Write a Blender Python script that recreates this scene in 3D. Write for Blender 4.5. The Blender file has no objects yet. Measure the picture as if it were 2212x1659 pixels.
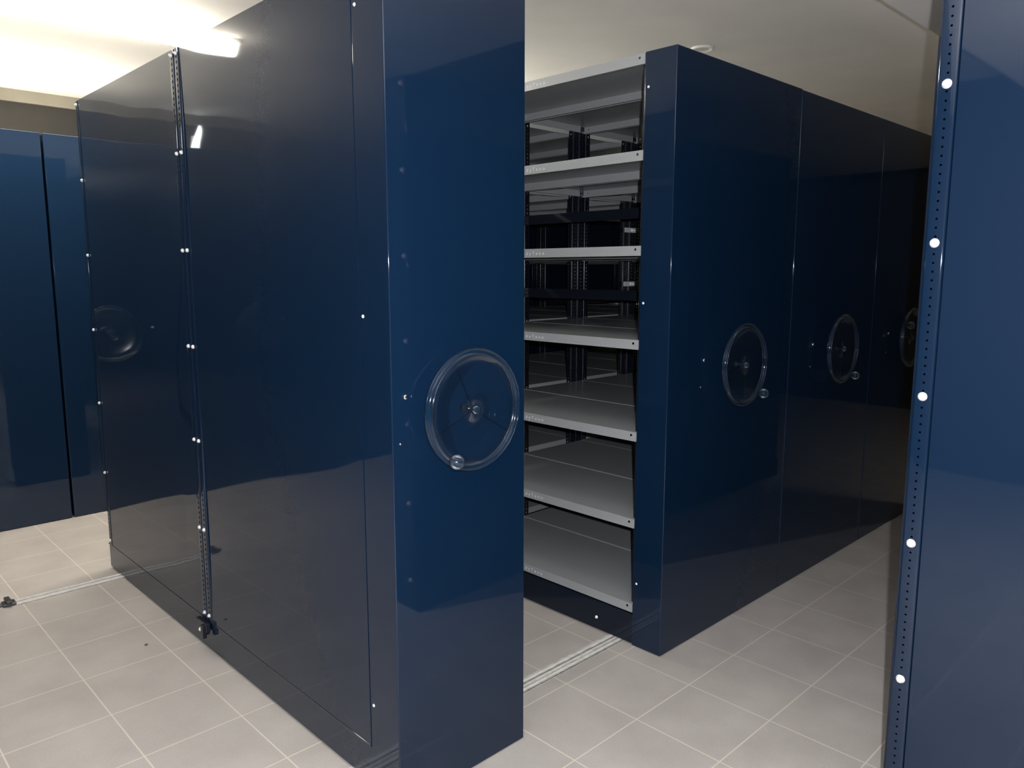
import bpy, bmesh, math, random
from mathutils import Vector, Matrix
sc = bpy.context.scene
C = sc.collection
PI = math.pi

# ------------------------------------------------------------------ camera
CAM = Vector((-1.8769, -1.6605, 1.4204))
yaw, pit = 0.8003, -0.1450
fw = Vector((math.cos(pit)*math.cos(yaw), math.cos(pit)*math.sin(yaw), math.sin(pit)))
rt = Vector((math.sin(yaw), -math.cos(yaw), 0)); up = rt.cross(fw)
cd = bpy.data.cameras.new('camera'); cam = bpy.data.objects.new('camera', cd); C.objects.link(cam)
cam.matrix_world = Matrix(((rt.x, up.x, -fw.x, CAM.x), (rt.y, up.y, -fw.y, CAM.y), (rt.z, up.z, -fw.z, CAM.z), (0, 0, 0, 1)))
cd.sensor_width = 36; cd.lens = 1660.23/2212*36; cd.clip_start = 0.02
sc.camera = cam
# ------------------------------------------------------------------ light
w = bpy.data.worlds.new('world'); sc.world = w; w.use_nodes = True
w.node_tree.nodes['Background'].inputs[0].default_value = (0, 0, 0, 1)
w.node_tree.nodes['Background'].inputs[1].default_value = 0
sc.view_settings.view_transform = 'Standard'; sc.view_settings.look = 'None'
sc.view_settings.gamma = 1; sc.view_settings.use_curve_mapping = False
sc.view_settings.exposure = 0
FLASH_W, LAMP_E, LAMP2_E = 265.0, 72.0, 44.0
fl = bpy.data.lights.new('camera_flash', 'POINT'); fl.shadow_soft_size = 0.009
fl.energy = FLASH_W; fl.color = (0.97, 0.97, 1.0)
flo = bpy.data.objects.new('camera_flash', fl); C.objects.link(flo)
flo.matrix_world = Matrix.Translation(rt*0.045 + up*0.045 - fw*0.01) @ cam.matrix_world

# ------------------------------------------------------------------ materials
def mat(name, col=(.5, .5, .5), rough=.5, metal=0, coat=0, ior=1.5, spec=.5, coat_rough=.05):
    m = bpy.data.materials.new(name); m.use_nodes = True
    b = m.node_tree.nodes['Principled BSDF']
    b.inputs['Base Color'].default_value = (*col, 1); b.inputs['Roughness'].default_value = rough
    b.inputs['Metallic'].default_value = metal; b.inputs['IOR'].default_value = ior
    b.inputs['Coat Weight'].default_value = coat; b.inputs['Coat Roughness'].default_value = coat_rough
    b.inputs['Specular IOR Level'].default_value = spec
    return m, b
def noisy(name, c1, c2, scale=40, rough=.5, detail=3, bump=0, metal=0, coat=0, coat_rough=.05, ior=1.5, spec=.5):
    m, b = mat(name, c1, rough, metal, coat, ior, spec, coat_rough); nt = m.node_tree; N = nt.nodes; L = nt.links
    tc = N.new('ShaderNodeTexCoord'); nz = N.new('ShaderNodeTexNoise'); nz.inputs['Scale'].default_value = scale
    nz.inputs['Detail'].default_value = detail
    rp = N.new('ShaderNodeValToRGB'); rp.color_ramp.elements[0].color = (*c1, 1); rp.color_ramp.elements[1].color = (*c2, 1)
    rp.color_ramp.elements[0].position = .35; rp.color_ramp.elements[1].position = .65
    L.new(tc.outputs['Object'], nz.inputs['Vector']); L.new(nz.outputs['Fac'], rp.inputs['Fac'])
    L.new(rp.outputs['Color'], b.inputs['Base Color'])
    if bump:
        bp = N.new('ShaderNodeBump'); bp.inputs['Strength'].default_value = bump; bp.inputs['Distance'].default_value = .002
        L.new(nz.outputs['Fac'], bp.inputs['Height']); L.new(bp.outputs['Normal'], b.inputs['Normal'])
    return m
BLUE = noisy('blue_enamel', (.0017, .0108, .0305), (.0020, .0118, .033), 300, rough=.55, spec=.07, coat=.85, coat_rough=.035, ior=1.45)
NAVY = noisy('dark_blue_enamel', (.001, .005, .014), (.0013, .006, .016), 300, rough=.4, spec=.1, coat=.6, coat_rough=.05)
UPR = noisy('dark_upright_steel', (.004, .006, .012), (.005, .007, .014), 200, rough=.4, spec=.3, coat=.4, coat_rough=.16)
GREY = noisy('grey_shelf_enamel', (.25, .265, .275), (.27, .285, .295), 150, rough=.38, coat=.3, coat_rough=.15)
ZINC = noisy('zinc_steel', (.75, .76, .78), (.85, .86, .88), 120, rough=.35, metal=.3)
CHROME, _ = mat('chrome', (.85, .86, .88), .12, 1)
WHITE = noisy('white_lamp_housing', (.75, .74, .70), (.78, .77, .73), 20, rough=.5)
LETTER, _ = mat('letter_glint', (.60, .61, .64), .2)  # paler than the shelf: glints of the embossed letters put into the colour
BLACK, _ = mat('black_rubber', (.012, .012, .012), .6)
DARKM = noisy('dark_iron', (.05, .05, .052), (.12, .12, .12), 60, rough=.4, metal=.5)
BROWN = noisy('brown_crumb', (.12, .06, .045), (.2, .11, .08), 200, rough=.9)

def plastic(name, tint, k, rough, gk=1.0):
    m = bpy.data.materials.new(name); m.use_nodes = True; nt = m.node_tree; N = nt.nodes; L = nt.links
    N.remove(N['Principled BSDF']); out = N['Material Output']
    tr = N.new('ShaderNodeBsdfTransparent'); tr.inputs[0].default_value = (.97, .98, 1, 1)
    gl = N.new('ShaderNodeBsdfGlossy'); gl.inputs['Roughness'].default_value = rough
    df = N.new('ShaderNodeBsdfDiffuse'); df.inputs[0].default_value = (*tint, 1)
    fr0 = N.new('ShaderNodeFresnel'); fr0.inputs[0].default_value = 1.45; fr = N.new('ShaderNodeMath'); fr.operation = 'MULTIPLY'; fr.inputs[1].default_value = gk; L.new(fr0.outputs[0], fr.inputs[0])
    nz = N.new('ShaderNodeTexNoise'); nz.inputs['Scale'].default_value = 30
    mu = N.new('ShaderNodeMath'); mu.operation = 'MULTIPLY_ADD'; mu.inputs[1].default_value = .02; mu.inputs[2].default_value = k
    L.new(nz.outputs['Fac'], mu.inputs[0])
    m1 = N.new('ShaderNodeMixShader'); m2 = N.new('ShaderNodeMixShader')
    L.new(mu.outputs[0], m1.inputs[0]); L.new(tr.outputs[0], m1.inputs[1]); L.new(df.outputs[0], m1.inputs[2])
    L.new(fr.outputs[0], m2.inputs[0]); L.new(m1.outputs[0], m2.inputs[1]); L.new(gl.outputs[0], m2.inputs[2])
    L.new(m2.outputs[0], out.inputs['Surface'])
    return m
CLEAR = plastic('clear_plastic', (.02, .05, .09), .03, .15, .3)
RIMP = plastic('clear_plastic_rim', (.012, .035, .07), .20, .08, .5)

def emit(name, col, s):
    m = bpy.data.materials.new(name); m.use_nodes = True; N = m.node_tree.nodes
    b = N['Principled BSDF']; b.inputs['Base Color'].default_value = (.8, .8, .8, 1)
    b.inputs['Emission Color'].default_value = (*col, 1); b.inputs['Emission Strength'].default_value = s
    return m
TUBE = emit('lamp_diffuser', (1.0, .93, .80), LAMP_E)
TUBE2 = emit('lamp_diffuser_far', (1.0, .92, .78), LAMP2_E)
TUBE3 = emit('wall_lamp_glass', (.95, .98, 1.0), 12.0)

def floor_mat():
    m, b = mat('floor_tiles', (.5, .47, .44), .45); nt = m.node_tree; N = nt.nodes; L = nt.links
    tc = N.new('ShaderNodeTexCoord'); sp = N.new('ShaderNodeSeparateXYZ'); L.new(tc.outputs['Object'], sp.inputs[0])
    def mth(op, a, bb=None, c=None):
        n = N.new('ShaderNodeMath'); n.operation = op
        for i, v in enumerate((a, bb, c)):
            if v is None: continue
            if isinstance(v, (int, float)): n.inputs[i].default_value = v
            else: L.new(v, n.inputs[i])
        return n.outputs[0]
    ms = []
    for k in (0, 1):
        f = mth('FRACT', mth('ADD', mth('DIVIDE', sp.outputs[k], .3), 100.5))
        d = mth('ABSOLUTE', mth('SUBTRACT', f, .5))
        ms.append(d)
    dmin = mth('MINIMUM', ms[0], ms[1])
    g = mth('LESS_THAN', dmin, .0075)
    nz = N.new('ShaderNodeTexNoise'); nz.inputs['Scale'].default_value = 5; nz.inputs['Detail'].default_value = 4
    sk = N.new('ShaderNodeTexNoise'); sk.inputs['Scale'].default_value = 380; sk.inputs['Detail'].default_value = 2
    L.new(tc.outputs['Object'], nz.inputs['Vector']); L.new(tc.outputs['Object'], sk.inputs['Vector'])
    r1 = N.new('ShaderNodeValToRGB'); r1.color_ramp.elements[0].color = (.40, .372, .347, 1); r1.color_ramp.elements[1].color = (.475, .445, .415, 1)
    r1.color_ramp.elements[0].position = .3; r1.color_ramp.elements[1].position = .7
    r2 = N.new('ShaderNodeValToRGB'); r2.color_ramp.elements[0].color = (.78, .77, .76, 1); r2.color_ramp.elements[1].color = (1, 1, 1, 1)
    r2.color_ramp.elements[0].position = .33; r2.color_ramp.elements[1].position = .48
    L.new(nz.outputs['Fac'], r1.inputs[0]); L.new(sk.outputs['Fac'], r2.inputs[0])
    mx = N.new('ShaderNodeMix'); mx.data_type = 'RGBA'; mx.blend_type = 'MULTIPLY'; mx.inputs[0].default_value = 1
    L.new(r1.outputs[0], mx.inputs[6]); L.new(r2.outputs[0], mx.inputs[7])
    m2 = N.new('ShaderNodeMix'); m2.data_type = 'RGBA'; L.new(g, m2.inputs[0]); L.new(mx.outputs[2], m2.inputs[6])
    m2.inputs[7].default_value = (.62, .57, .485, 1)
    L.new(m2.outputs[2], b.inputs['Base Color'])
    bp = N.new('ShaderNodeBump'); bp.inputs['Strength'].default_value = .4; bp.inputs['Distance'].default_value = .001; bp.invert = True
    L.new(g, bp.inputs['Height']); L.new(bp.outputs[0], b.inputs['Normal'])
    return m
FLOOR = floor_mat()
CEIL = noisy('ceiling_plaster', (.78, .76, .72), (.82, .80, .76), 3, rough=.8)
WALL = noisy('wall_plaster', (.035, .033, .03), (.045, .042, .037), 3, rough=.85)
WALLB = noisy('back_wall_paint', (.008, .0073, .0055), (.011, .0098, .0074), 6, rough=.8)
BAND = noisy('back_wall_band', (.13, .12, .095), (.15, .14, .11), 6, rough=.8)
RAILM = noisy('rail_steel', (.66, .66, .64), (.78, .78, .76), 60, rough=.28, metal=.15)
CEMENT = noisy('rail_cement', (.42, .40, .37), (.60, .57, .52), 30, rough=.8)
GROOVE = noisy('rail_groove', (.12, .115, .11), (.25, .24, .23), 60, rough=.6)

# ------------------------------------------------------------------ mesh helpers
def link(name, me, m, parent=None, loc=None):
    o = bpy.data.objects.new(name, me); C.objects.link(o)
    if m is not None and not me.materials: me.materials.append(m)
    if parent: o.parent = parent
    if loc: o.location = loc
    return o
def tomesh(bm, name, smooth=False):
    me = bpy.data.meshes.new(name); bm.normal_update(); bm.to_mesh(me); bm.free()
    if smooth:
        for f in me.polygons: f.use_smooth = True
    return me
def abox(bm, x0, x1, y0, y1, z0, z1):
    v = [bm.verts.new((x, y, z)) for z in (z0, z1) for y in (y0, y1) for x in (x0, x1)]
    for f in ((0, 2, 3, 1), (4, 5, 7, 6), (0, 1, 5, 4), (2, 6, 7, 3), (0, 4, 6, 2), (1, 3, 7, 5)):
        bm.faces.new([v[i] for i in f])
    return v
def box(name, b, m, parent=None, bev=0, seg=3):
    bm = bmesh.new(); abox(bm, *b)
    if bev: bmesh.ops.bevel(bm, geom=list(bm.edges), offset=bev, segments=seg, affect='EDGES', profile=.5)
    me = tomesh(bm, name, smooth=bool(bev))
    if bev:
        o = link(name, me, m, parent); mo = o.modifiers.new('wn', 'WEIGHTED_NORMAL'); mo.keep_sharp = False
        return o
    return link(name, me, m, parent)
def boxes(name, bs, m, parent=None):
    bm = bmesh.new()
    for b in bs: abox(bm, *b)
    return link(name, tomesh(bm, name), m, parent)
def empty(name, loc, label, cat, group=None):
    o = bpy.data.objects.new(name, None); C.objects.link(o); o.location = loc; o.empty_display_size = .1
    o['label'] = label; o['category'] = cat
    if group: o['group'] = group
    return o
def struct(o): o['kind'] = 'structure'; return o
def lathe(pts, n=24, axis='z'):
    bm = bmesh.new(); rings = []
    for r, h in pts:
        ring = []
        for i in range(n):
            a = 2*PI*i/n
            p = (r*math.cos(a), r*math.sin(a), h)
            if axis == 'y': p = (p[0], p[2], p[1])
            if axis == 'x': p = (p[2], p[0], p[1])
            ring.append(bm.verts.new(p))
        rings.append(ring)
    for a, b in zip(rings, rings[1:]):
        for i in range(n): bm.faces.new((a[i], a[(i+1) % n], b[(i+1) % n], b[i]))
    bm.faces.new(rings[0][::-1]); bm.faces.new(rings[-1])
    bmesh.ops.remove_doubles(bm, verts=bm.verts, dist=1e-6)
    bmesh.ops.recalc_face_normals(bm, faces=bm.faces)
    return bm

H = 2.168
LEVELS = [.168, .501, .834, 1.175, 1.512, 1.842, 2.165]
Y1, YM0, YM1, YE0, YE1 = .012, 1.055, 1.135, 2.19, 2.23   # bay ends in a unit whose front face is at y=-.12
PITCH = .0188

# perforated upright: rounded channel. local: web at x=0 facing -x, flanges go +x, y centred
def upright_mesh(z0, z1, wd=.038, dp=.032, hole=.0022, hh=.0045, slots=False):
    r = .0045; prof = [(dp, -wd/2)]
    prof += [(.022, -wd/2), (.013, -wd/2)]
    for k in range(5):
        a = PI/2*k/4; prof.append((r - r*math.sin(a), -wd/2 + r - r*math.cos(a)))
    prof += [(0, -hole)]
    prof = prof + [(x, -y) for x, y in prof[::-1]]
    n = len(prof); webi = n//2-1
    flange = {1, n-3}
    bm = bmesh.new(); zs = [z0]; z = z0+.012; kinds = []
    while z + .010 < z1-.01:
        kinds.append(0); zs.append(z); kinds.append(1); zs.append(z+hh); z += PITCH
    kinds.append(0); zs.append(z1)
    rows = [[bm.verts.new((x, y, zz)) for x, y in prof] for zz in zs]
    for i, kd in enumerate(kinds):
        for j in range(n-1):
            if kd and (j == webi or (slots and j in flange)): continue
            bm.faces.new((rows[i][j], rows[i+1][j], rows[i+1][j+1], rows[i][j+1]))
    for v in [v for v in bm.verts if not v.link_faces]: bm.verts.remove(v)
    me = tomesh(bm, 'upright', True)
    return me
UPM = upright_mesh(.128, H-.004); UPM2 = upright_mesh(.128, H-.004, hole=.0032, hh=.0088, slots=True)
UPM2B = upright_mesh(.128, H-.004, hole=.0038, hh=.0088); F_ROOT = None
BOLT = tomesh(lathe([(.0001, -.009), (.0045, -.0085), (.0068, -.006), (.0072, -.002), (.0085, -.0015), (.0085, 0)], 12, 'x'), 'bolt', True)
BOLT.materials.append(ZINC)
SCREW = tomesh(lathe([(.0001, -.0035), (.003, -.003), (.0045, -.0012), (.005, 0)], 10, 'x'), 'screw', True)
SCREW.materials.append(ZINC)

def upright(parent, x, y, face, bolts=(), m=None):
    """face=-1: web looks to -x"""
    me = (UPM if parent is F_ROOT else UPM2B) if m else UPM2
    o = link('upright', me, m or UPR, parent, (x, y, 0))
    if face > 0: o.rotation_euler.z = PI
    mo = o.modifiers.new('thick', 'SOLIDIFY'); mo.thickness = .0014; mo.offset = 0
    me_ = o.modifiers.new('es', 'EDGE_SPLIT'); me_.split_angle = math.radians(32)
    for z in bolts:
        k = 1.2 if parent is F_ROOT else .85
        link('bolt', BOLT, ZINC, o, (-.0007, 0, z)).scale = (k, k, k)
    return o

# shelf: local origin = front-right corner top; lip plane at x=0 facing -x; spans x 0..dep, y 0..ln
_shelf = {}
def shelf_mesh(dep, ln):
    k = (round(dep, 4), round(ln, 4))
    if k in _shelf: return _shelf[k]
    bm = bmesh.new(); t = .035
    V = bm.verts.new
    def quad(*p): bm.faces.new([V(q) for q in p])
    quad((0, 0, 0), (dep, 0, 0), (dep, ln, 0), (0, ln, 0))
    for x in (0, dep):
        # lip with a round hole near each end
        cells = [(.012, .034), (ln-.034, ln-.012)]; ys = [0]
        for a, b in cells: ys += [a, b]
        ys.append(ln); za, zb = -.002, -.024
        for i in range(len(ys)-1):
            a, b = ys[i], ys[i+1]
            if (a, b) in cells:
                cy, cz, r = (a+b)/2, (za+zb)/2, .0046
                outer = []; inner = []
                for q in range(16):
                    an = 2*PI*q/16; c, s = math.cos(an), math.sin(an); m_ = max(abs(c), abs(s))
                    outer.append(V((x, cy+c/m_*.011, cz+s/m_*.011))); inner.append(V((x, cy+c*r, cz+s*r)))
                for q in range(16): bm.faces.new((outer[q], outer[(q+1) % 16], inner[(q+1) % 16], inner[q]))
                quad((x, a, 0), (x, b, 0), (x, b, za), (x, a, za)); quad((x, a, zb), (x, b, zb), (x, b, -t), (x, a, -t))
            else: quad((x, a, 0), (x, b, 0), (x, b, -t), (x, a, -t))
        xx = x + (.014 if x == 0 else -.014)
        quad((x, 0, -t), (x, ln, -t), (xx, ln, -t), (xx, 0, -t))
        quad((xx, 0, -t), (xx, ln, -t), (xx, ln, -t+.008), (xx, 0, -t+.008))
    for y in (0, ln): quad((0, y, 0), (dep, y, 0), (dep, y, -t+.004), (0, y, -t+.004))
    bmesh.ops.remove_doubles(bm, verts=bm.verts, dist=1e-6)
    # a soft fold along the upper front edges
    ed = [e for e in bm.edges if all(abs(v.co.z) < 1e-6 for v in e.verts) and (all(abs(v.co.x) < 1e-6 for v in e.verts) or all(abs(v.co.x-dep) < 1e-6 for v in e.verts))]
    bmesh.ops.bevel(bm, geom=ed, offset=.0015, segments=2, affect='EDGES')
    bmesh.ops.recalc_face_normals(bm, faces=bm.faces)
    me = tomesh(bm, 'shelf'); me.materials.append(GREY); _shelf[k] = me
    return me
cu = bpy.data.curves.new('lettering', 'FONT'); cu.body = 'dyTeno'; cu.size = .0195; cu.extrude = .0004; cu.space_character = 1.85
cu.align_x = 'CENTER'; cu.materials.append(LETTER)

_tm = []
def text_mesh():
    if not _tm:
        to = bpy.data.objects.new('tmp', cu); C.objects.link(to)
        bpy.context.view_layer.update()
        _tm.append(bpy.data.meshes.new_from_object(to.evaluated_get(bpy.context.evaluated_depsgraph_get())))
        bpy.data.objects.remove(to)
    return _tm[0]
def shelves(unit, x0, x1, y0, bays, letters=False):
    dep = x1-x0
    for (a, b) in bays:
        me = shelf_mesh(dep, b-a)
        for z in LEVELS:
            s = link('shelf', me, GREY, unit, (x0, a+y0, z))
            if letters and a < .5:
                t = bpy.data.objects.new('lettering', text_mesh()); C.objects.link(t); t.parent = s
                t.location = (-.0004, .535-a, -.0245); t.rotation_euler = (PI/2, 0, -PI/2)

# dented sheet panel, outside face towards -x at local x=0
def sheet(name, y0, y1, z0, z1, m, parent, x, seed, amp=1.0, gaps=None, nx=70, nz=120, dent=None):
    rnd = random.Random(seed)
    waves = [(rnd.uniform(.6, 1.6), rnd.uniform(1.2, 3.4), rnd.uniform(0, 6.28), rnd.uniform(.35, 1.0)) for _ in range(5)]
    bm = bmesh.new(); rows = []
    for i in range(nz+1):
        z = z0+(z1-z0)*i/nz; row = []
        ya = y0; yb = y1 - (gaps(z) if gaps else 0)
        for j in range(nx+1):
            y = ya+(yb-ya)*j/nx
            e = min(1, (y-y0)/.12, (y1-y)/.12)*min(1, (z-z0)/.15, (z1-z)/.15); e = max(0, e)
            d = sum(a*math.sin(2*PI*(y*ky*.8+z*kz*.35)+ph) for ky, kz, ph, a in waves)*.00035*amp*e
            if dent:
                for (cy, cz, ry, rz, dd) in dent:
                    d += dd*math.exp(-((y-cy)/ry)**2-((z-cz)/rz)**2)
            row.append(bm.verts.new((d, y, z)))
        rows.append(row)
    for i in range(nz):
        for j in range(nx): bm.faces.new((rows[i][j], rows[i+1][j], rows[i+1][j+1], rows[i][j+1]))
    # turned edges, 12 mm back
    def hem(vs):
        bk = [bm.verts.new((v.co.x+.012, v.co.y, v.co.z)) for v in vs]
        for q in range(len(vs)-1): bm.faces.new((vs[q], vs[q+1], bk[q+1], bk[q]))
    hem([r_[0] for r_ in rows]); hem([r_[-1] for r_ in rows][::-1]); hem(rows[0][::-1]); hem(rows[-1])
    bmesh.ops.recalc_face_normals(bm, faces=bm.faces)
    me = tomesh(bm, name, True); 
    o = link(name, me, m, parent, (x, 0, 0))
    mo = o.modifiers.new('es', 'EDGE_SPLIT'); mo.split_angle = math.radians(40)
    return o

# ------------------------------------------------------------------ handwheel meshes (axis = y, front towards -y)
def torus_mesh(R, r, n=72, k=14):
    bm = bmesh.new(); rings = []
    for i in range(n):
        a = 2*PI*i/n
        rings.append([bm.verts.new(((R+r*math.cos(2*PI*j/k))*math.cos(a), r*math.sin(2*PI*j/k), (R+r*math.cos(2*PI*j/k))*math.sin(a))) for j in range(k)])
    for i in range(n):
        for j in range(k):
            bm.faces.new((rings[i][j], rings[i][(j+1) % k], rings[(i+1) % n][(j+1) % k], rings[(i+1) % n][j]))
    bmesh.ops.recalc_face_normals(bm, faces=bm.faces)
    return tomesh(bm, 'handwheel', True)
RIM = torus_mesh(.153, .0105)
def disc_mesh():
    bm = bmesh.new(); n = 96; prof = [(.147, -.002), (.12, .003), (.05, .008), (.012, .004), (.012, .001), (.05, .005), (.12, 0), (.147, -.005)]
    rings = [[bm.verts.new((r*math.cos(2*PI*i/n), h, r*math.sin(2*PI*i/n))) for i in range(n)] for r, h in prof]
    m_ = len(prof)
    for q in range(m_):
        a, b = rings[q], rings[(q+1) % m_]
        for i in range(n): bm.faces.new((a[i], a[(i+1) % n], b[(i+1) % n], b[i]))
    bmesh.ops.recalc_face_normals(bm, faces=bm.faces)
    return tomesh(bm, 'disc', True)
DISC = disc_mesh()
HUB = tomesh(lathe([(.012, .046), (.012, .040), (.0055, .038), (.0055, .004), (.011, .002), (.0115, -.008), (.0085, -.011), (.0001, -.0112)], 20, 'y'), 'hub', True)
KNOB = tomesh(lathe([(.006, .0), (.006, -.006), (.012, -.009), (.018, -.016), (.0205, -.026), (.018, -.036), (.010, -.043), (.0001, -.045)], 20, 'y'), 'knob', True)
LOCK = tomesh(lathe([(.0065, 0), (.0065, -.004), (.004, -.0055), (.0001, -.006)], 16, 'y'), 'lock', True)
def spoke_mesh(ang):
    bm = bmesh.new()
    abox(bm, .010, .146, -.0012, .0012, -.0011, .0011)
    bmesh.ops.rotate(bm, verts=bm.verts, cent=(0, 0, 0), matrix=Matrix.Rotation(-ang, 3, 'Y'))
    return tomesh(bm, 'spoke')
def handwheel(unit, cx, yf, knob_ang):
    wz = 1.062
    hw = link('handwheel', RIM, RIMP, unit, (cx, yf-.046, wz))
    link('disc', DISC, CLEAR, hw)
    link('hub', HUB, RIMP, hw)
    for k in (242, 97, -28):
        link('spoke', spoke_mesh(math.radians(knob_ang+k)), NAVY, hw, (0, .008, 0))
    a = math.radians(knob_ang)
    link('knob', KNOB, RIMP, hw, (.150*math.cos(a), -.008, .150*math.sin(a)))
    return hw

# ------------------------------------------------------------------ one carriage of the mobile shelving
def carriage(name, label, group, x0, x1, yf, bays=2, closed=None, double=True, wheel=None, letters=False, flip=False, dh=0, seed=1, bolts_closed=True, dents=(None, None), amp=1.0, ties=False):
    """yf = y of the wheel end; unit runs towards +y (flip=False)"""
    u = empty(name, ((x0+x1)/2, yf, 0), label, 'shelving', group)
    u.location = (0, 0, 0)
    oy = yf + .12
    yend = YE1 if bays == 2 else YM0+.04
    h = H-dh
    box('end_panel', (x0, x1, yf, oy+Y1-.001, .003, h), BLUE, u, bev=.0035)
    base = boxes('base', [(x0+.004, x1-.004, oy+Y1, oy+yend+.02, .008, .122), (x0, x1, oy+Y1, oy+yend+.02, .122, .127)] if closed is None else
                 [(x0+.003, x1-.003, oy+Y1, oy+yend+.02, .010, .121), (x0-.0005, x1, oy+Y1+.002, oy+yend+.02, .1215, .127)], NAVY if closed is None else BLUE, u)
    if closed is not None:
        mo = base.modifiers.new('b', 'BEVEL'); mo.width = .0012; mo.segments = 2
    ym = [(YM0+.0195), (YM1-.0195)] if bays == 2 else [YM0+.0195]
    box('gap_shade', (x0+.018, x1-.018, oy+Y1-.002, oy+Y1+.016, .127, h-.004), UPR, u)  # dark strip added for the shade in the gap beside the end panel
    ystations = ym+([YE0+.02] if bays == 2 else [])
    blist = [z-.018 for z in LEVELS]
    if double:
        xm = (x0+x1)/2; cols = [(x0+.0005, xm-.006), (xm+.006, x1-.0005)]
    else: cols = [(x0+(.016 if closed else .0005), x1-.0005)]
    bb = [(Y1, YM0)]+([(YM1, YE0)] if bays == 2 else [])
    for ci, (a, b) in enumerate(cols):
        for yi, ys in enumerate(ystations):
            for f, xx in ((-1, a), (1, b)):
                outer = closed == -1 and f == -1 and ci == 0
                mid = True
                xp = x0-.0012 if outer else (a+.003 if f < 0 else b-.003)
                upright(u, xp, oy+ys, f, blist if (outer and bolts_closed) or (f < 0 and mid and ci == len(cols)-1) else (), BLUE if outer else None)
        # the lips stand just outside the uprights, plates are cut short of the mid posts
        shelves(u, a, b, oy, bb if ci == 0 else [(bb[0][0]+.018, bb[0][1])]+bb[1:], letters and ci == 0)
    if closed == -1:
        sheet('back_panel', oy+Y1+.001, oy+YM0-.001, .129, h-.002, BLUE, u, x0, seed, amp, gaps=dents[0], dent=dents[1])
        if bays == 2: sheet('back_panel', oy+YM1+.001, oy+YE0-.001, .129, h-.002, BLUE, u, x0, seed+7, amp)
    box('side_panel', (x0+.003, x1-.003, oy+yend+.004, oy+yend+.010, .129, h-.003), NAVY, u)
    # screws that hold the end panel
    if x0 > -3:
        for z in (.254, 1.309, 2.05):
            s = link('screw', SCREW, ZINC, u, (x0, oy-.006, z))
    if wheel is not None:
        cx = (x0+x1)/2
        handwheel(u, cx, yf, wheel)
        off = .225 if double else .19
        link('lock', LOCK, CHROME, u, (cx-off, yf, 1.095 if double else 1.112))
        l2 = link('keyhole', LOCK, CHROME, u, (cx-off-.018, yf, .995)); l2.scale = (.45, .6, .45)
    if ties:
        for z in (1.318, 1.668):
            xm = (x0+x1)/2
            box('tie_beam', (xm-.004, xm+.004, oy+Y1+.04, oy+YM0, z-.022, z+.022), UPR, u)
    return u

def bowA(z):  # the inner edge of the big panel bows away from the post at the top and the foot
    g = 0
    if z > 1.45: g = .020*math.sin(PI*min(1, (z-1.45)/.75))
    if z < .95: g = max(g, .020*math.sin(PI*min(1, (z-.12)/.83))*(1.0))
    return max(g, .0005)
G1 = 'mobile shelving carriages between the two aisles'
A = carriage('mobile_shelving_unit', 'narrow blue mobile shelving carriage with dented closed side, standing alone in front', G1,
             -.7944, -.3319, -.1206, closed=-1, double=False, wheel=-127, seed=5, dents=(bowA, [(.70, 1.62, .22, .30, .0012), (.95, 1.88, .14, .12, -.0006), (.6, .75, .3, .2, .0010)]), amp=1.5)
B = carriage('mobile_shelving_unit', 'wide blue mobile shelving carriage with its open grey shelves facing the gap', G1,
             .385, 1.292, -.1186, wheel=-52, letters=True, ties=True)
Cc = carriage('mobile_shelving_unit', 'middle of the three closed up carriages, its end panel between two seams', G1,
              1.2960, 2.190, -.1186, wheel=-60, dh=.003)
D = carriage('mobile_shelving_unit', 'farthest closed up carriage, partly hidden behind the upright at right', G1,
             2.194, 3.090, -.1186, wheel=150, dh=.003)
# front bank: perforated end post and closed side at the right edge of the picture
Fy = -1.065
F = empty('mobile_shelving_unit', (0, 0, 0), 'nearest blue shelving carriage at right with a perforated post and bolts', 'shelving', None)
fx0, fx1 = -.039, .423; F_ROOT = F
def yy(v): return Fy-(YE1-v)
box('end_panel', (fx0, fx1, yy(-.12), yy(Y1)-.001, .003, H), BLUE, F, bev=.0035)
fb = boxes('base', [(fx0+.003, fx1-.003, yy(Y1), Fy+.01, .010, .121), (fx0, fx1, yy(Y1)+.002, Fy+.01, .1215, .127)], BLUE, F)
box('side_panel', (fx0+.005, fx1-.003, Fy+.001, Fy+.006, .129, H-.003), NAVY, F)
for ys in (Y1+.02, YM0+.0195, YM1-.0195, YE0+.021):
    for f in (-1, 1):
        if f < 0 and ys < .1: continue
        upright(F, fx0-.001 if f < 0 else fx1-.003, yy(ys), f, [z-.030 for z in LEVELS] if f < 0 else (), BLUE if f < 0 else None)
shelves(F, fx0+.016, fx1-.0005, yy(0), [(Y1, YM0), (YM1, YE0)])
sheet('back_panel', yy(YM1)+.001, yy(YE0)-.001, .129, H-.002, BLUE, F, fx0, 31, .6)
sheet('back_panel', yy(Y1)+.001, yy(YM0)-.001, .129, H-.002, BLUE, F, fx0, 33, .6)

G2 = 'carriages of the front bank behind the perforated post'
for i, (a, b, lab) in enumerate([(.430, 1.330, 'front bank carriage next to the one with the perforated post, hidden behind it'),
                                 (1.334, 2.234, 'front bank carriage opposite the second wheel, hidden behind the perforated post'),
                                 (2.238, 3.138, 'front bank carriage opposite the farthest wheel, hidden behind the perforated post')]):
    carriage('mobile_shelving_unit', lab, G2, a, b, -1.065-YM0-.05-.12, bays=1)
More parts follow.
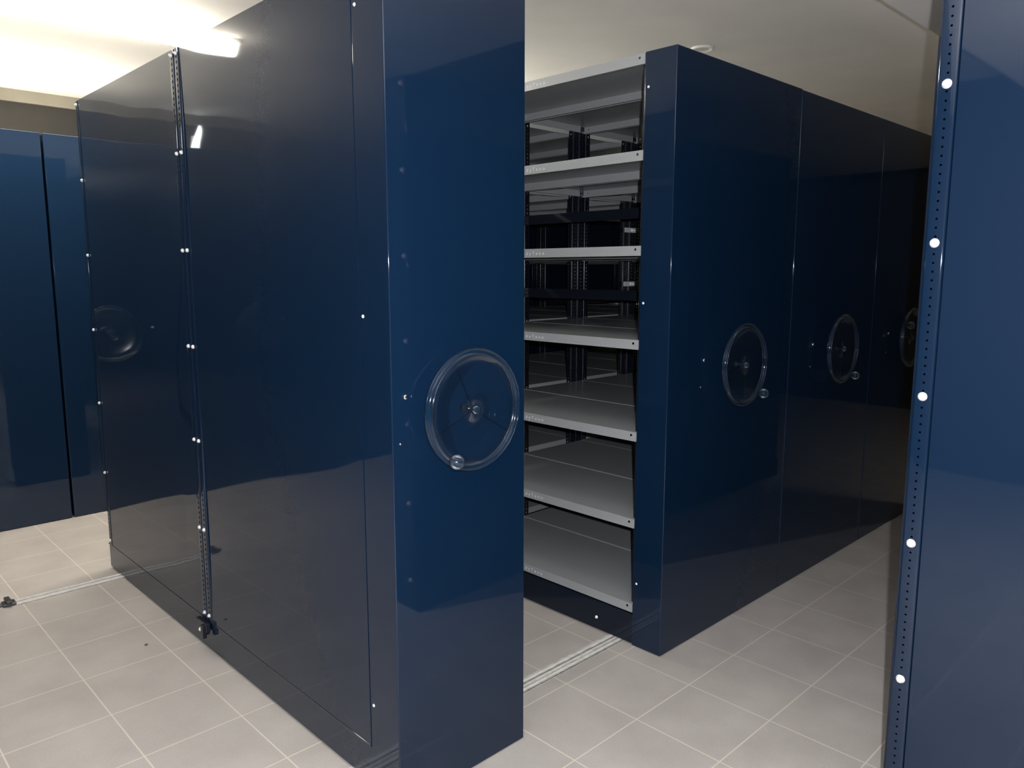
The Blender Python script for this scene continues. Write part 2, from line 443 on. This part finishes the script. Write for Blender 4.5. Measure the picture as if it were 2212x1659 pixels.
# rear bank across the far aisle
G3 = 'end panels of the rear bank across the far aisle'
for i, (a, b, lab) in enumerate([(-.694, .206, 'rear bank carriage right of the dark seam, beyond the narrow carriage'),
                                 (-1.60, -.706, 'rear bank carriage at the left picture edge, left of the dark seam'),
                                 (-2.506, -1.612, 'rear bank carriage outside the left picture edge, seen only mirrored'),
                                 (-3.412, -2.518, 'rear bank carriage farthest left, seen only mirrored in the dented side')]):
    carriage('mobile_shelving_unit', lab, G3, a, b, 3.225, bays=1, wheel=-60+i*70)

# details on the narrow carriage: clamp at the foot of its middle post
cl = boxes('clamp', [(-.812, -.795, 1.075, 1.165, .085, .120), (-.806, -.795, 1.13, 1.175, .05, .105), (-.822, -.806, 1.085, 1.105, .06, .112)], UPR, A)
cm = cl.modifiers.new('b', 'BEVEL'); cm.width = .002; cm.segments = 2
link('bolt', BOLT, ZINC, cl, (-.812, 1.122, .086))
q = link('bolt', BOLT, ZINC, B, (.385, .185, .058)); q.scale = (.8, .8, .8)
# small tie brackets inside, at the middle posts of the second carriage
for z in (1.652, 1.352):
    b_ = box('bracket', (1.630, 1.780, 1.040, 1.047, z-.013, z+.013), ZINC, Cc)
    b_.data.materials.clear(); b_.data.materials.append(ZINC)
    for xx in (1.69, 1.71):
        q = link('bolt', BOLT, ZINC, b_, (xx, 1.040, z)); q.rotation_euler.z = PI/2

# ------------------------------------------------------------------ rails
def rail(y, label):
    r = empty('floor_rail', (0, 0, 0), label, 'rail', 'steel rails set in the tiled floor')
    x0, x1 = -1.225, 3.6
    boxes('rail_bed', [(x0, x1, y-.036, y+.036, -.001, .0012)], CEMENT, r)
    boxes('rail_groove', [(x0, x1, y-.017, y-.012, .0012, .0018), (x0, x1, y+.006, y+.011, .0012, .0018), (x0, x1, y-.036, y-.030, .0012, .0018)], GROOVE, r)
    lips = boxes('rail_lip', [(x0, x1, y-.0215, y-.0185, .0012, .006), (x0, x1, y+.0185, y+.0215, .0012, .006), (x0, x1, y-.002, y+.002, .0012, .003)], RAILM, r)
    st = boxes('end_stop', [(x0-.045, x0+.004, y-.026, y+.026, 0, .012), (x0-.032, x0-.012, y-.035, y+.035, .012, .026), (x0-.060, x0-.045, y-.010, y+.012, 0, .010)], DARKM, r)
    mo = st.modifiers.new('b', 'BEVEL'); mo.width = .002; mo.segments = 2
rail(2.105, 'steel floor rail with dark end stop on the pale tiles at left')
rail(.095, 'steel floor rail running across the gap under the near carriage fronts')

# crumb on the floor
bm = bmesh.new(); bmesh.ops.create_icosphere(bm, subdivisions=2, radius=.006)
rr = random.Random(3)
for v in bm.verts: v.co *= rr.uniform(.75, 1.2); v.co.z *= .5
o = link('crumb', tomesh(bm, 'crumb'), BROWN, None, (-.951, 1.312, .003)); o['label'] = 'tiny brown crumb lying on the pale floor tiles at left'; o['category'] = 'debris'

# ------------------------------------------------------------------ room
X0, X1, YF, YB, ZC, ZL, YS = -4.2, 6.6, -4.4, 4.90, 2.70, 2.45, -.405
def wall(name, b, m): return struct(boxes(name, [b], m))
wall('floor', (X0, X1, YF, YB, -.1, 0), FLOOR)
wall('ceiling', (X0, X1, YS, YB, ZC, ZC+.1), CEIL)
wall('trim_1', (X0, X1, YF, YS, ZL, ZC+.1), noisy('dropped_ceiling_lit', (.86, .84, .80), (.9, .88, .84), 3, rough=.8))        # dropped ceiling over the front aisle; extra light put into its whiter colour
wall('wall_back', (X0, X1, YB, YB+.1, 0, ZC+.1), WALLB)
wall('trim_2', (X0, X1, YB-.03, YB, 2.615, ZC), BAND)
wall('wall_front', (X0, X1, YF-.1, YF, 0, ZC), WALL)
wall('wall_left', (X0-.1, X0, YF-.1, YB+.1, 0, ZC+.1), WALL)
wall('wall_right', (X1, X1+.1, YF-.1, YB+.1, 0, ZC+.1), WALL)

# ceiling lamps
def lamp(xa, xb, y, label, tube, hw=.035, tw=.05):
    l = empty('ceiling_light', (0, 0, 0), label, 'ceiling light')
    bm = bmesh.new(); abox(bm, xa-.03, xb+.03, y-hw, y+hw, ZC-.03, ZC)
    link('housing', tomesh(bm, 'housing'), WHITE, l)
    bm = bmesh.new(); n = 10; R = tw
    ringA = []; ringB = []
    for i in range(n+1):
        a = PI*i/n; ringA.append(bm.verts.new((xa, y+R*math.cos(a), ZC-.03-R*1.3*math.sin(a)))); ringB.append(bm.verts.new((xb, y+R*math.cos(a), ZC-.03-R*1.3*math.sin(a))))
    for i in range(n): bm.faces.new((ringA[i], ringA[i+1], ringB[i+1], ringB[i]))
    bm.faces.new(ringA); bm.faces.new(ringB[::-1])
    bmesh.ops.recalc_face_normals(bm, faces=bm.faces)
    link('diffuser', tomesh(bm, 'diffuser', True), tube, l)
lamp(-1.75, .0, 2.66, 'long lit fluorescent ceiling light over the far aisle, top left', TUBE)
pl = empty('uplight', (0, 0, 0), 'lit strip lamp lying on the rear bank, washing the ceiling by the back wall', 'lamp')
box('housing', (-1.55, .15, 4.18, 4.34, 2.172, 2.20), WHITE, pl, bev=.003)
box('tube', (-1.52, .12, 4.215, 4.305, 2.20, 2.235), TUBE2, pl, bev=.012)
lamp(.75, 2.25, 2.66, 'added ceiling light over the far aisle, unseen behind the wide carriage', TUBE)  # unseen lamp, added to brighten the ceiling above the shelving
lamp(2.9, 4.4, 2.66, 'added ceiling light over the far aisle, unseen behind the farthest carriage', TUBE)  # second unseen lamp, added so the ceiling stays bright farther right
wl = empty('wall_light', (0, 0, 0), 'small lit lamp on the back wall, seen mirrored in the dented side', 'wall light')
box('base', (-2.52, -2.34, YB-.02, YB, 2.38, 2.52), WHITE, wl, bev=.004)
gm = lathe([(.0001, -.07), (.06, -.06), (.10, -.03), (.11, 0)], 24, 'y')
bmesh.ops.scale(gm, vec=(.62, 1, 1.75), verts=gm.verts)
bmesh.ops.rotate(gm, verts=gm.verts, cent=(0, 0, 0), matrix=Matrix.Rotation(math.radians(-32), 3, 'Y'))
link('lamp_glass', tomesh(gm, 'lamp_glass', True), TUBE3, wl, (-2.43, YB-.02, 2.45))

# round fitting on the ceiling over the wide carriage
sd = link('ceiling_fitting', tomesh(lathe([(.066, 0), (.066, -.008), (.060, -.013), (.050, -.012), (.047, -.006), (.040, -.005), (.0001, -.006)], 40), 'ceiling_fitting', True), WHITE, None, (2.17, .93, ZC))
sd['label'] = 'small round white ceiling fitting above the wide carriage'; sd['category'] = 'ceiling fitting'
